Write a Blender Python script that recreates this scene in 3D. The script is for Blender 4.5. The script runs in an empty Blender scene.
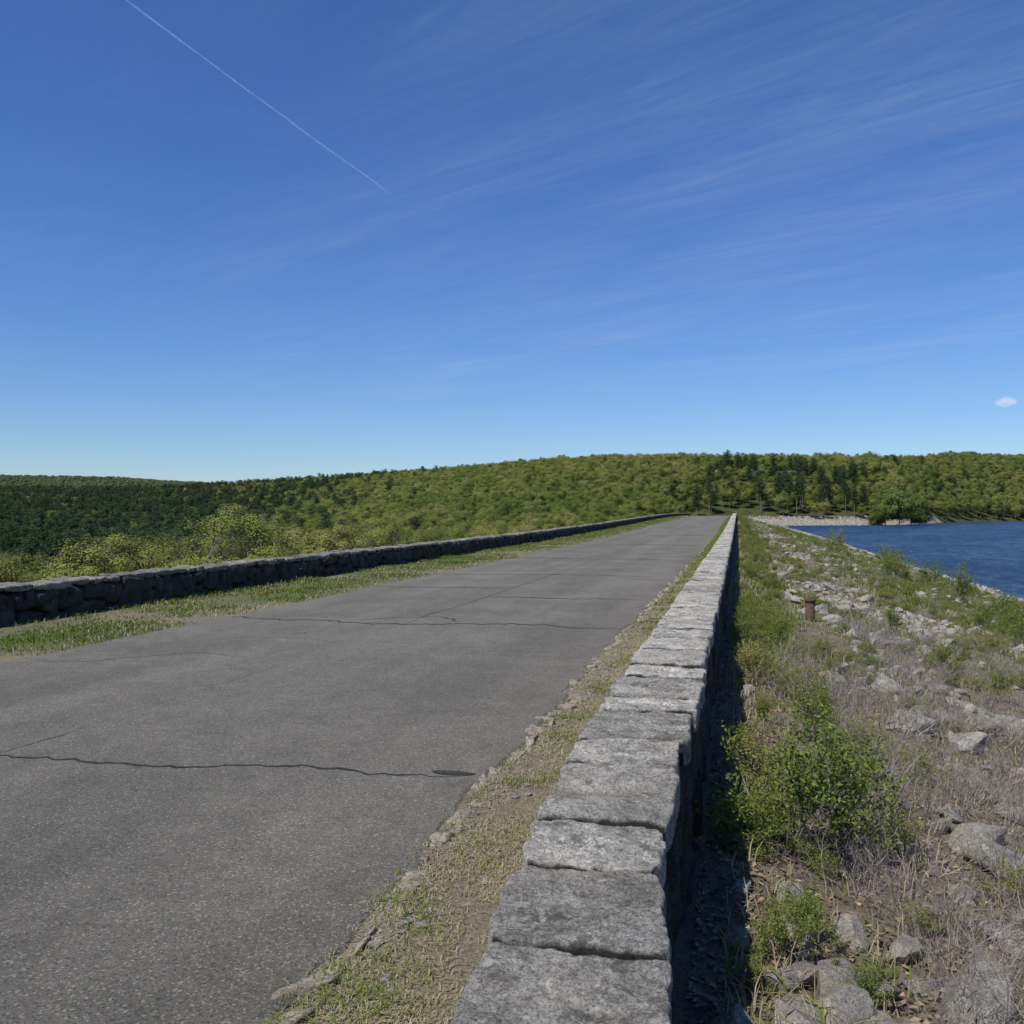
import bpy, bmesh, math, numpy as np
from mathutils import Vector
RNG=np.random.default_rng(7)
scene=bpy.context.scene
COL=scene.collection
A=math.atan(226/950.0)
EYE=1.65
# ---------------------------------------------------------------- helpers
def hsh(i,j,k):
    n=(i*374761393+j*668265263+k*2147483647+1013904223)&0xffffffff
    n=((n^(n>>13))*1274126177)&0xffffffff
    n=(n^(n>>16))&0xffffffff
    return n/2147483647.5-1.0
def vnoise(p):
    p=np.asarray(p,float); f=np.floor(p); t=p-f; t=t*t*(3-2*t); f=f.astype(np.int64)
    r=0
    for a in (0,1):
        for b in (0,1):
            for c in (0,1):
                w=(t[:,0] if a else 1-t[:,0])*(t[:,1] if b else 1-t[:,1])*(t[:,2] if c else 1-t[:,2])
                r=r+w*hsh(f[:,0]+a,f[:,1]+b,f[:,2]+c)
    return r
def fbm(p,o=4):
    p=np.asarray(p,float); r=0;a=1;s=0
    for _ in range(o):
        r=r+a*vnoise(p); s+=a; a*=.5; p=p*2.03+17.3
    return r/s
def n2(x,y,s,o=4,seed=0.):
    x=np.asarray(x,float).ravel();y=np.asarray(y,float).ravel()
    return fbm(np.stack([x*s,y*s,np.full_like(x,seed+.37)],1),o)
def mesh_np(name,v,f,mats,smooth=False,attr=None,attrc=None):
    v=np.asarray(v,np.float32); f=np.asarray(f,np.int32)
    m=bpy.data.meshes.new(name); k=f.shape[1]
    m.vertices.add(len(v)); m.vertices.foreach_set('co',v.ravel())
    m.loops.add(f.size); m.loops.foreach_set('vertex_index',f.ravel())
    m.polygons.add(len(f)); m.polygons.foreach_set('loop_start',np.arange(0,f.size,k,dtype=np.int32))
    m.polygons.foreach_set('use_smooth',np.full(len(f),smooth,bool))
    m.update(calc_edges=True)
    if attr:
        for n,a in attr.items():
            t=m.attributes.new(n,'FLOAT','POINT'); t.data.foreach_set('value',np.asarray(a,np.float32).ravel())
    if attrc:
        for n,a in attrc.items():
            t=m.attributes.new(n,'FLOAT_COLOR','POINT'); t.data.foreach_set('color',np.asarray(a,np.float32).ravel())
    for mt in (mats if isinstance(mats,list) else [mats]): m.materials.append(mt)
    return m
def put(name,mesh,parent=None,loc=(0,0,0),rot=(0,0,0),scale=(1,1,1),**kw):
    o=bpy.data.objects.new(name,mesh); COL.objects.link(o)
    o.location=loc;o.rotation_euler=rot;o.scale=scale
    if parent: o.parent=parent
    for k,v in kw.items(): o[k]=v
    return o
def thing(name,parts,loc,rz=0,sc=1,**kw):
    e=put(name,None,loc=loc,rot=(0,0,rz),scale=(sc,sc,sc) if np.isscalar(sc) else sc,**kw)
    e.empty_display_size=.2
    ch=[put(n,m,parent=e) for n,m in parts]
    return e,ch
def tubes(p0,p1,r0,r1,k=4):
    p0=np.asarray(p0,float);p1=np.asarray(p1,float);r0=np.asarray(r0,float);r1=np.asarray(r1,float)
    d=p1-p0; d/=np.linalg.norm(d,axis=1,keepdims=True)+1e-9
    up=np.where(np.abs(d[:,2:3])>.9,np.array([[1.,0,0]]),np.array([[0,0,1.]]))
    u=np.cross(d,up);u/=np.linalg.norm(u,axis=1,keepdims=True)+1e-9;w=np.cross(d,u)
    vs=[]
    for P,R in ((p0,r0),(p1,r1)):
        for i in range(k):
            a=2*math.pi*i/k
            vs.append(P+(u*math.cos(a)+w*math.sin(a))*R[:,None])
    v=np.stack(vs,1); n=len(p0)
    f=np.array([[i,(i+1)%k,k+(i+1)%k,k+i] for i in range(k)])
    F=(f[None]+(np.arange(n)*2*k)[:,None,None]).reshape(-1,4)
    return v.reshape(-1,3),F
def unit(v): return v/(np.linalg.norm(v,axis=-1,keepdims=True)+1e-9)
def leaves(c,nrm,L,W,rng):
    n=len(c); nrm=unit(nrm)
    t=unit(np.cross(nrm,rng.normal(size=(n,3)))); b=np.cross(nrm,t)
    L=np.broadcast_to(L,(n,))[:,None];W=np.broadcast_to(W,(n,))[:,None]
    v=np.stack([c-t*L*.5,c+b*W*.5+nrm*L*.08,c+t*L*.5,c-b*W*.5+nrm*L*.08],1).reshape(-1,3)
    f=np.arange(4*n).reshape(-1,4)
    return v,f
def cat(*vf):
    V=[];F=[];o=0
    for v,f in vf:
        V.append(v);F.append(f+o);o+=len(v)
    return np.concatenate(V),np.concatenate(F)
_cg={}
def cubegrid(nx,ny,nz):
    key=(nx,ny,nz)
    if key in _cg: return _cg[key]
    V=[];F=[];o=0
    def face(na,nb,fn,flip):
        nonlocal o
        a,b=np.meshgrid(np.linspace(-1,1,na+1),np.linspace(-1,1,nb+1),indexing='ij')
        V.append(fn(a.ravel(),b.ravel()))
        i=np.arange(na)[:,None]*(nb+1)+np.arange(nb)[None]
        q=np.stack([i,i+nb+1,i+nb+2,i+1],-1).reshape(-1,4)+o
        F.append(q[:,::-1] if flip else q); o+=(na+1)*(nb+1)
    for s in (1,-1):
        face(nx,ny,lambda a,b:np.stack([a,b,a*0+s],1),s<0)
        face(ny,nz,lambda a,b:np.stack([a*0+s,a,b],1),s<0)
        face(nx,nz,lambda a,b:np.stack([a,a*0+s,b],1),s>0)
    V=np.concatenate(V);F=np.concatenate(F)
    u,inv=np.unique(np.round(V,5),axis=0,return_inverse=True)
    _cg[key]=(u,inv.ravel()[F]); return _cg[key]
def sm(t): t=np.clip(t,0,1); return t*t*(3-2*t)
def stone(c,half,n,r,rough,rng,taper=.06,slab=False,gr=False):
    b,f=cubegrid(*n); half=np.array(half,float)
    p=b*half; q=np.clip(p,-(half-r),half-r); d=p-q
    dn=unit(d); p=np.where(np.linalg.norm(d,axis=1,keepdims=True)>1e-6,q+dn*r,p)
    t=rng.uniform(-taper,taper,6)
    s=rng.uniform(0,500,3)
    P=p+s
    p[:,0]=p[:,0]*(1+t[0]*b[:,1])+half[0]*t[1]*b[:,1]*.4
    p[:,1]=p[:,1]*(1+t[2]*b[:,0])+half[1]*t[3]*b[:,0]*.5
    p[:,2]+=half[2]*(t[4]*b[:,0]+t[5]*b[:,1])*2.
    dirn=unit(b**3)
    e=rough*(1.3*fbm(P*5,3)+.8*fbm(P*17,3)+.45*fbm(P*55,2))
    joint_shade=np.zeros(len(p))
    if slab:
        cr=rng.uniform(0,.045,4);ax=np.clip(np.abs(b[:,0])-.6,0,1)/.4;ay=np.clip(np.abs(b[:,1])-.6,0,1)/.4
        ci=((b[:,0]>0)*2+(b[:,1]>0)).astype(int);cut=cr[ci]*(ax*ay)**1.5
        p[:,0]-=np.sign(b[:,0])*cut;p[:,1]-=np.sign(b[:,1])*cut*.4
        a=rng.uniform(-.5,.5);Q=np.stack([(P[:,0]*math.cos(a)+P[:,1]*math.sin(a))*2.,(P[:,1]*math.cos(a)-P[:,0]*math.sin(a))*12,P[:,2]*8],1)
        g=fbm(Q,3);e=e*1.2-rough*1.6*np.clip(.16-np.abs(g),0,1)*5*(fbm(P*3.3,2)>-.05)
        tt=fbm(P*np.array([4.5,8,5])+9,3)*3.5; e=e+rough*1.*(np.floor(tt)+sm(np.clip((tt-np.floor(tt))*7,0,1)))*.5
        edge=np.maximum(np.abs(b[:,0]),np.abs(b[:,1]))**8
        ro=.014*fbm(np.c_[P[:,:2]*13,P[:,2:]*2],4)*edge
        p[:,0]+=b[:,0]*ro*1.6;p[:,1]+=b[:,1]*ro*2.2
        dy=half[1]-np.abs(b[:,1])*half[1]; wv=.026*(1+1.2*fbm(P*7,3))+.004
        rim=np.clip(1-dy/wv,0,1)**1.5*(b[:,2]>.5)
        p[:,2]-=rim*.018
        joint_shade=np.clip(1-dy/(wv*.8),0,1)*np.clip(.95+1.*fbm(P*9,2),.4,1)  # mask for painted joint shade, strongest at the slab ends
        dirn=dirn*np.array([.5,.15,1])
    p=p+dirn*e[:,None]
    if gr: return p+np.array(c),f,joint_shade
    return p+np.array(c),f
# ---------------------------------------------------------------- materials
def mat(name):
    m=bpy.data.materials.new(name);m.use_nodes=True
    nt=m.node_tree;nt.nodes.clear()
    return m,nt,nt.nodes,nt.links
def N(nt,t,**k):
    n=nt.nodes.new(t)
    for a,b in k.items(): setattr(n,a,b)
    return n
def ramp(nt,fac,stops):
    r=nt.nodes.new('ShaderNodeValToRGB'); e=r.color_ramp.elements
    while len(e)<len(stops): e.new(.5)
    for x,(p,c) in zip(e,stops):
        x.position=p; x.color=(c[0],c[1],c[2],1) if not np.isscalar(c) else (c,c,c,1)
    nt.links.new(fac,r.inputs['Fac']); return r.outputs['Color']
def mix(nt,a,b,fac,mode='MIX'):
    m=nt.nodes.new('ShaderNodeMix');m.data_type='RGBA';m.blend_type=mode
    for s,v in ((m.inputs['Factor'],fac),(m.inputs['A'],a),(m.inputs['B'],b)):
        if isinstance(v,bpy.types.NodeSocket): nt.links.new(v,s)
        elif s.type=='VALUE': s.default_value=v
        else: s.default_value=(v,v,v,1) if np.isscalar(v) else (*v[:3],1)
    return m.outputs['Result']
def noise(nt,scale,detail=4,rough=.55,vec=None,dist=0):
    n=N(nt,'ShaderNodeTexNoise');n.inputs['Scale'].default_value=scale;n.inputs['Detail'].default_value=detail
    n.inputs['Roughness'].default_value=rough;n.inputs['Distortion'].default_value=dist
    if vec is None:
        g=nt.nodes.get('GEO') or N(nt,'ShaderNodeNewGeometry',name='GEO'); vec=g.outputs['Position']
    nt.links.new(vec,n.inputs['Vector']); return n.outputs['Fac']
def voro(nt,scale,feat='F1',out='Distance',vec=None):
    n=N(nt,'ShaderNodeTexVoronoi',feature=feat);n.inputs['Scale'].default_value=scale
    if vec is None:
        g=nt.nodes.get('GEO') or N(nt,'ShaderNodeNewGeometry',name='GEO'); vec=g.outputs['Position']
    nt.links.new(vec,n.inputs['Vector']); return n.outputs[out]
def finish(nt,col,rough=.9,bump=None,bstr=.5,bdist=.01,spec=.3):
    p=N(nt,'ShaderNodeBsdfPrincipled');o=N(nt,'ShaderNodeOutputMaterial')
    if isinstance(col,bpy.types.NodeSocket): nt.links.new(col,p.inputs['Base Color'])
    else: p.inputs['Base Color'].default_value=(*col,1)
    p.inputs['Roughness'].default_value=rough;p.inputs['Specular IOR Level'].default_value=spec
    if bump is not None:
        b=N(nt,'ShaderNodeBump');b.inputs['Strength'].default_value=bstr;b.inputs['Distance'].default_value=bdist
        nt.links.new(bump,b.inputs['Height']);nt.links.new(b.outputs[0],p.inputs['Normal'])
    nt.links.new(p.outputs[0],o.inputs[0]); return p
def granite(name,base=1.0,warm=0.,lich=.75):
    m,nt,_,L=mat(name)
    big=noise(nt,5.,6,.65); fine=noise(nt,60,5,.8); sp=noise(nt,150,2,.6)
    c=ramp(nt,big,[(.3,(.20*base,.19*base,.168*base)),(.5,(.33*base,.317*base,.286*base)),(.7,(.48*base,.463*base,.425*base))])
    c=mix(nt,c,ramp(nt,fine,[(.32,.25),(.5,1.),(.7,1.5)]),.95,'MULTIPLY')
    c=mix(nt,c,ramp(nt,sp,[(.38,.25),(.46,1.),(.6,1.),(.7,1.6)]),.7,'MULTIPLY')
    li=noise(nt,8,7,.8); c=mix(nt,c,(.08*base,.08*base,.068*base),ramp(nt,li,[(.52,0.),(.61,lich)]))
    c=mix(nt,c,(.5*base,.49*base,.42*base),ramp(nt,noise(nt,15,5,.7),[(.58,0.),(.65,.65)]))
    if warm: c=mix(nt,c,(.44*base,.36*base,.25*base),ramp(nt,noise(nt,2.2,3),[(.45,0.),(.65,warm)]))
    g=nt.nodes['GEO']
    c=mix(nt,c,ramp(nt,g.outputs['Random Per Island'],[(0,.74),(1,1.15)]),1.,'MULTIPLY')
    ga=N(nt,'ShaderNodeAttribute',attribute_name='joint_shade')
    c=mix(nt,c,(.014,.013,.011),ramp(nt,ga.outputs['Fac'],[(.12,0.),(.7,.93)]))  # shade of the gaps painted into the stone colour beside the joints
    b=mix(nt,fine,noise(nt,22,7,.8),.6)
    finish(nt,c,.92,b,1.,.04,.2); return m
M_cap=granite('coping_granite',1.36,.14)
M_cap2=granite('weathered_coping_granite',.75,.12)
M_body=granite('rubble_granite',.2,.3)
M_rock=granite('riprap_granite',.92,.35,.6)
m,nt,_,L=mat('mortar'); finish(nt,ramp(nt,noise(nt,20),[(.3,.008),(.7,.02)]),.95); M_mortar=m
m,nt,_,L=mat('edging_stone')
c=ramp(nt,noise(nt,16,6,.75),[(.3,(.16,.135,.10)),(.5,(.32,.285,.225)),(.7,(.48,.44,.36))]);finish(nt,mix(nt,c,ramp(nt,noise(nt,90,3,.7),[(.3,.5),(.7,1.4)]),.8,'MULTIPLY'),.95,noise(nt,50,6,.7),1.,.02,.15); M_edge=m
# asphalt
m,nt,_,L=mat('asphalt')
f=noise(nt,170,4,.85); c=ramp(nt,f,[(.3,(.060,.056,.047)),(.5,(.138,.130,.110)),(.7,(.265,.252,.215))])
vc=voro(nt,118,'F1','Color'); s=N(nt,'ShaderNodeSeparateColor');nt.links.new(vc,s.inputs[0])
c=mix(nt,c,(.39,.37,.32),ramp(nt,s.outputs[0],[(.87,0.),(.97,.6)]))
c=mix(nt,c,ramp(nt,s.outputs[1],[(.0,.48),(.3,1.),(1,1.12)]),.85,'MULTIPLY')
c=mix(nt,c,ramp(nt,noise(nt,.55,5,.6),[(.3,.84),(.7,1.14)]),1.,'MULTIPLY')
c=mix(nt,c,ramp(nt,noise(nt,4.5,5,.7),[(.3,.85),(.7,1.13)]),1.,'MULTIPLY')
mp=N(nt,'ShaderNodeMapping');mp.inputs['Scale'].default_value=(1,.06,1);g=nt.nodes['GEO'];L.new(g.outputs['Position'],mp.inputs['Vector'])
c=mix(nt,c,ramp(nt,noise(nt,1.1,3,.5,mp.outputs[0]),[(.35,.88),(.65,1.09)]),1.,'MULTIPLY')
finish(nt,c,.88,f,.9,.008,.15); M_asph=m
m,nt,_,L=mat('crack_tar'); finish(nt,ramp(nt,noise(nt,40),[(.3,.014),(.7,.05)]),.85,noise(nt,90),.6,.01); M_tar=m
m,nt,_,L=mat('paving_seam'); finish(nt,ramp(nt,noise(nt,25,4,.7),[(.3,.035),(.7,.10)]),.9); M_seam=m
# ground
m,nt,_,L=mat('ground_soil')
at=N(nt,'ShaderNodeAttribute',attribute_name='zone');sp=N(nt,'ShaderNodeSeparateColor');L.new(at.outputs['Color'],sp.inputs[0])
f=noise(nt,14,6,.7);ff=noise(nt,70,4,.75)
soil=ramp(nt,f,[(.3,(.065,.054,.042)),(.5,(.14,.12,.095)),(.7,(.25,.22,.18))])
soil=mix(nt,soil,ramp(nt,ff,[(.3,.4),(.7,1.5)]),1.,'MULTIPLY')
dry=ramp(nt,ff,[(.3,(.14,.12,.075)),(.55,(.3,.26,.185)),(.75,(.46,.41,.31))])
gr=ramp(nt,ff,[(.3,(.04,.062,.015)),(.7,(.13,.175,.05))])
fo=ramp(nt,noise(nt,.3,5),[(.3,(.03,.04,.015)),(.7,(.08,.09,.03))])
pale=ramp(nt,noise(nt,1.2,5,.8),[(.3,(.14,.125,.1)),(.6,(.34,.31,.27))])
df=N(nt,'ShaderNodeMath',operation='ADD');df.use_clamp=True;L.new(noise(nt,1.1,4),df.inputs[0])
sa=N(nt,'ShaderNodeMath',operation='SUBTRACT');L.new(at.outputs['Alpha'],sa.inputs[0]);sa.inputs[1].default_value=1.;L.new(sa.outputs[0],df.inputs[1])
c=mix(nt,soil,dry,df.outputs[0])
c=mix(nt,c,gr,sp.outputs[1]);c=mix(nt,c,pale,sp.outputs[0]);c=mix(nt,c,fo,sp.outputs[2])
finish(nt,c,.95,mix(nt,f,ff,.5),1.,.04,.1); M_ground=m
# leaves
def leafmat(name,stops,trans=.28,var=.3,nsc=.6,patch=True):
    m,nt,_,L=mat(name)
    oi=N(nt,'ShaderNodeObjectInfo')
    g=N(nt,'ShaderNodeNewGeometry',name='GEO')
    c=ramp(nt,oi.outputs['Random'],stops)
    c=mix(nt,c,ramp(nt,g.outputs['Random Per Island'],[(0,1-var),(1,1+var*.8)]),1.,'MULTIPLY')
    c=mix(nt,c,ramp(nt,noise(nt,nsc,3),[(.3,.87),(.7,1.1)]),1.,'MULTIPLY')
    if patch: c=mix(nt,c,ramp(nt,noise(nt,nsc*.02,3),[(.35,(.84,.92,.88)),(.65,(1.12,1.06,1.05))]),1.,'MULTIPLY')
    d=N(nt,'ShaderNodeBsdfDiffuse');t=N(nt,'ShaderNodeBsdfTranslucent');x=N(nt,'ShaderNodeMixShader');x.inputs[0].default_value=trans
    o=N(nt,'ShaderNodeOutputMaterial')
    L.new(c,d.inputs[0]);L.new(c,t.inputs[0]);L.new(d.outputs[0],x.inputs[1]);L.new(t.outputs[0],x.inputs[2]);L.new(x.outputs[0],o.inputs[0])
    return m
M_decid=leafmat('spring_leaves',[(0,(.14,.19,.05)),(.2,(.18,.225,.06)),(.5,(.215,.25,.07)),(.8,(.25,.27,.085)),(1,(.30,.295,.115))],.36,.08)
M_bud=leafmat('budding_leaves',[(0,(.18,.225,.055)),(.35,(.24,.27,.07)),(.7,(.30,.305,.09)),(1,(.33,.31,.115))],.32,.12,.6,False)
M_shore=leafmat('shore_tree_leaves',[(0,(.15,.205,.055)),(1,(.17,.22,.06))],.34,.1,.6,False)
M_dist=leafmat('haze_tinted_leaves',[(0,(.13,.175,.085)),(.5,(.17,.21,.10)),(1,(.20,.23,.12))],.3,.1)  # aerial haze painted into the leaf colour as a bluer green
M_conif=leafmat('pine_needles',[(0,(.045,.075,.038)),(.6,(.066,.10,.046)),(1,(.10,.135,.058))],.14,.2)
M_shrub=leafmat('shrub_leaves',[(0,(.15,.21,.045)),(.6,(.22,.26,.065)),(1,(.30,.29,.09))],.35,.5,8,False)
M_litter=leafmat('dead_leaves',[(0,(.2,.15,.1)),(1,(.34,.26,.18))],.1,.6,9,False)
m,nt,_,L=mat('bark'); finish(nt,ramp(nt,noise(nt,6,5,.7),[(.3,(.08,.072,.06)),(.7,(.22,.2,.175))]),.95); M_bark=m
m,nt,_,L=mat('dry_twig')
g=N(nt,'ShaderNodeNewGeometry',name='GEO')
finish(nt,ramp(nt,g.outputs['Random Per Island'],[(0,(.09,.075,.063)),(.5,(.22,.19,.168)),(1,(.40,.355,.32))]),.9); M_twig=m
m,nt,_,L=mat('grass_blades')
at=N(nt,'ShaderNodeAttribute',attribute_name='mixf')
c=ramp(nt,at.outputs['Fac'],[(0,(.07,.115,.015)),(.3,(.14,.195,.035)),(.5,(.22,.255,.07)),(.62,(.30,.26,.16)),(1,(.50,.44,.32))])
d=N(nt,'ShaderNodeBsdfDiffuse');t=N(nt,'ShaderNodeBsdfTranslucent');x=N(nt,'ShaderNodeMixShader');x.inputs[0].default_value=.3;o=N(nt,'ShaderNodeOutputMaterial')
L.new(c,d.inputs[0]);L.new(c,t.inputs[0]);L.new(d.outputs[0],x.inputs[1]);L.new(t.outputs[0],x.inputs[2]);L.new(x.outputs[0],o.inputs[0]); M_grass=m
m,nt,_,L=mat('rust')
finish(nt,ramp(nt,noise(nt,18,5,.7),[(.3,(.05,.032,.022)),(.6,(.12,.078,.052)),(.8,(.19,.13,.09))]),.85,noise(nt,60),.6,.01,.1); M_rust=m
# water
m,nt,_,L=mat('lake_water')
g=N(nt,'ShaderNodeNewGeometry',name='GEO');mp=N(nt,'ShaderNodeMapping');mp.inputs['Rotation'].default_value=(0,0,.5);mp.inputs['Scale'].default_value=(1,.4,1)
L.new(g.outputs['Position'],mp.inputs['Vector'])
w=mix(nt,noise(nt,.75,6,.7,mp.outputs[0],.4),noise(nt,.1,4,.6,mp.outputs[0]),.3)
c=ramp(nt,w,[(.42,(.005,.02,.052)),(.5,(.015,.044,.1)),(.58,(.045,.095,.18))])
p=finish(nt,c,.35,w,1.,1.6,.22); M_water=m
# ---------------------------------------------------------------- terrain
TH=np.array([-60,-41.7,-36.8,-32,-28,-23,-17,-10.5,-5.2,0,3,6,8.8,11,15,25,60.])
SK=np.array([22,23,23,26,30,38,46,56,61,60,60,60,61,60,58,54,50.])
RR=np.array([950,950,950,950,950,900,760,640,590,600,620,640,700,850,1050,1150,1200.])
R1=np.array([300,300,300,280,260,230,230,260,330,400,430,445,460,580,700,780,800.])
def camber(y): return .85*sm((y-28)/140)-.85*sm((y-185)/200)
def natural(x,y):
    th=np.degrees(np.arctan2(x,y)); r=np.hypot(x,y)
    S=np.interp(th,TH,SK);R=np.interp(th,TH,RR);r1=np.interp(th,TH,R1)
    cs=np.cos(np.radians(np.clip(th,-60,60)+13.4))
    zt=S/950*R*cs+EYE-12.8
    zb=np.interp(th,[-3,2],[-19,-9.])
    t=np.clip((r-r1)/(R-r1),0,1)
    z=zb+(zt-zb)*(.6*sm(t)+.4*t)
    z=z-np.clip(r-R,0,1e9)*.03
    far=np.interp(th,[-60,-44,-36,-30,-25],[37,36,33,26,0])/950*2300*cs-8
    z=np.maximum(z,np.where(th<-25,far*sm((r-1500)/800)+(1-sm((r-1500)/800))*-40,-1e3))
    nn=n2(x,y,.008,3).reshape(z.shape)*2.6*sm((r-r1+40)/120)
    return z+nn
XB=-.40
def dam(x,y):
    c=camber(y)
    z=np.where(x>XB, c*np.clip(1-x/15,0,1)-.33-.22*np.clip(x,0,60)-.04*(1-sm((x+.05)/.25)), np.where(x<-11.1,c-.25-.45*(-11.1-x),c))
    return np.where(y>455,z-(y-455)*.15,z)
def ground_z(x,y):
    x=np.asarray(x,float);y=np.asarray(y,float)
    nt_=natural(x,y);d=dam(x,y)
    z=np.maximum(nt_,d)
    on=(d>=nt_)
    v=n2(x,y,2.2,4,3.).reshape(z.shape)*.022
    crest=on&(x<=XB)&(x>=-11.1)
    bed=np.clip(np.minimum(x+7.75,-1.62-x)/.12,0,1)*((x>-7.9)&(x<-1.4))
    z=np.where(crest,z+v-.006-.05*bed,z)
    bank=on&(x>XB)
    z=np.where(bank,z+n2(x,y,.8,4,9.).reshape(z.shape)*.16*sm((x+.1)/.8)+n2(x,y,4.,3,5.).reshape(z.shape)*.05,z)
    return z
def grid_axis(segs):
    out=[]
    for a,b,s in segs: out+=list(np.arange(a,b,s))
    out.append(segs[-1][1]); return np.array(out)
gx=grid_axis([(-3200,-1600,100),(-1600,-400,35),(-400,-60,12),(-60,-12,3),(-12,-7.95,.27),(-7.95,-7.6,.07),(-7.6,-1.75,.6),(-1.75,4,.06),(4,12,.25),(12,30,.9),(30,120,6),(120,500,20),(500,1400,60),(1400,3400,250)])
gy=grid_axis([(-400,-20,40),(-20,1.5,1.6),(1.5,12,.075),(12,25,.2),(25,70,.7),(70,200,3),(200,700,8),(700,1600,30),(1600,3800,100)])
X,Y=np.meshgrid(gx,gy,indexing='ij'); Z=ground_z(X,Y)
V=np.stack([X,Y,Z],-1).reshape(-1,3)
i=np.arange(len(gx)-1)[:,None]*len(gy)+np.arange(len(gy)-1)[None]
F=np.stack([i,i+len(gy),i+len(gy)+1,i+1],-1).reshape(-1,4)
x,y,z=V.T
nat=natural(x,y);dm=dam(x,y);isn=nat>dm
th=np.degrees(np.arctan2(x,y));r=np.hypot(x,y)
zone=np.zeros((len(V),4))
nb=n2(x,y,.35,4,21.);nb2=n2(x,y,1.3,4,23.)
zone[:,3]=np.where((x>-1.8)&(x<-.3)&~isn,1.3+nb2*.8,.9)
zone[:,3]=np.where((x<-7.5)&~isn,1.2,zone[:,3])
zone[:,2]=isn*1.
shore=((z<-1.4)&(z>-9)&(x>0)&isn&(th<11))
zone[:,0]=np.where(shore,.8,0);zone[:,2]=np.where(shore,0,zone[:,2])
strip=np.exp(-((x-.7)/.6)**2)*.3+np.exp(-((x-9)/4)**2)*.25
gm=np.where((x>-.1)&~isn,np.clip(nb*2+nb2*1.8+.02+strip,0,.8)*sm((y-7)/8),0)
gm=np.where((x<-7.7)&~isn,np.clip(.5+nb*1.6,0,1),gm)
gm=np.where((x>-1.7)&(x<-.3)&~isn,np.clip(-.12+nb2*1.2+sm((y-12)/20)*.5,0,.8),gm)
zone[:,1]=gm
zone[:,0]=np.where((x>-1.7)&(x<-1.3)&~isn,np.clip(.3+nb2,0,.6),zone[:,0])
put('ground',mesh_np('ground',V,F,M_ground,True,attrc={'zone':zone}),kind='structure',label='grassy earth dam crest, stony bank and wooded hills',category='ground')
gx2=np.array([8.,60,400,1700]);gy2=np.array([-300.,100,600,1700])
X,Y=np.meshgrid(gx2,gy2,indexing='ij');V=np.stack([X,Y,X*0-4.7],-1).reshape(-1,3)
i=np.arange(3)[:,None]*4+np.arange(3)[None];F=np.stack([i,i+4,i+5,i+1],-1).reshape(-1,4)
put('water',mesh_np('water',V,F,M_water),kind='structure',label='rippled deep blue reservoir water',category='lake')
# road
ry=grid_axis([(-12,25,.06),(25,120,.6),(120,430,2)]);
rx=np.linspace(0,1,13)
le=-7.88+.10*n2(ry*0,ry,.8,4,2.)+.03*n2(ry*0,ry,6.,3,2.)
re=np.interp(ry,[3,6],[-1.43,-1.50])+.10*n2(ry*0,ry,.9,4,8.)+.09*n2(ry*0,ry,5.,5,8.)
X=le[None]+(re-le)[None]*rx[:,None];Y=np.broadcast_to(ry,X.shape)
Z=camber(Y)+.004+.012*(1-np.abs(rx[:,None]*2-1)**2)+0*X
Z[0]-=.02;Z[-1]-=.02
X=X.copy();X[1]=X[0]+.05;X[-2]=X[-1]-.04
V=np.stack([X,Y,Z],-1).reshape(-1,3);n=len(ry)
i=np.arange(12)[:,None]*n+np.arange(n-1)[None];F=np.stack([i,i+n,i+n+1,i+1],-1).reshape(-1,4)
road=put('road',mesh_np('road',V,F,M_asph,False),kind='structure',label='worn grey asphalt road with sealed cracks along the dam',category='road')
def roadz(x,y):
    return camber(y)+.004+.012*(1-np.abs((x+4.69)/3.19)**2)
def crack(p,w,seed,amp=.06,name='crack',gap=0.,m=None):
    p=np.array(p,float);seg=np.hypot(*np.diff(p,axis=0).T);s=np.r_[0,np.cumsum(seg)]
    t=np.arange(0,s[-1],.025 if p[0,1]<25 else .15)
    x=np.interp(t,s,p[:,0]);y=np.interp(t,s,p[:,1])
    dx=np.gradient(x);dy=np.gradient(y);l=np.hypot(dx,dy);nx=-dy/l;ny=dx/l
    o=amp*(n2(t,t*0,1.2,5,seed)+.35*n2(t,t*0,9,4,seed))
    ww=w*(.5+1.1*np.abs(n2(t,t*0,4,4,seed+5)))
    if gap: ww=ww*np.clip((n2(t,t*0,.5,3,seed+9)+gap)*4,.02,1)
    e=np.clip(np.minimum(t,t[-1]-t)/.3,.15,1);ww=ww*e
    x=x+nx*o;y=y+ny*o
    L_=np.stack([x+nx*ww/2,y+ny*ww/2],1);R_=np.stack([x-nx*ww/2,y-ny*ww/2],1)
    P=np.concatenate([L_,R_]);P=np.c_[P,roadz(P[:,0],P[:,1])+.004]
    k=len(t);a=np.arange(k-1)
    put(name,mesh_np(name,P,np.stack([a+k,a+k+1,a+1,a],1),m or M_tar),parent=road)
crack([(-7.8,5.35),(-6.5,5.3),(-4.82,5.42),(-3.5,5.5),(-2.4,5.62),(-1.66,5.72)],.038,1,.2)
crack([(-7.8,13.6),(-5.5,13.1),(-3.2,13.5),(-1.6,13.3)],.07,2,.4)
crack([(-5.6,13.3),(-5.1,14.0),(-4.5,14.2),(-3.9,13.6)],.04,3,.25)
crack([(-4.75,17.6),(-1.62,17.9)],.08,4,.35)
crack([(-7.8,19.6),(-4.75,19.9)],.06,15,.35)
crack([(-7.8,24),(-1.62,24.4)],.11,5,.4)
crack([(-7.8,33),(-4.7,32.3),(-1.62,33.)],.15,6,.5)
crack([(-7.8,46),(-1.62,46.5)],.18,7,.5)
crack([(-7.8,62),(-1.62,62.5)],.22,8,.5)
crack([(-5.2,2.0),(-4.85,5.5),(-4.7,9.8),(-4.78,14)],.013,9,.08,name='paving_seam',gap=.3,m=M_seam)
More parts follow.
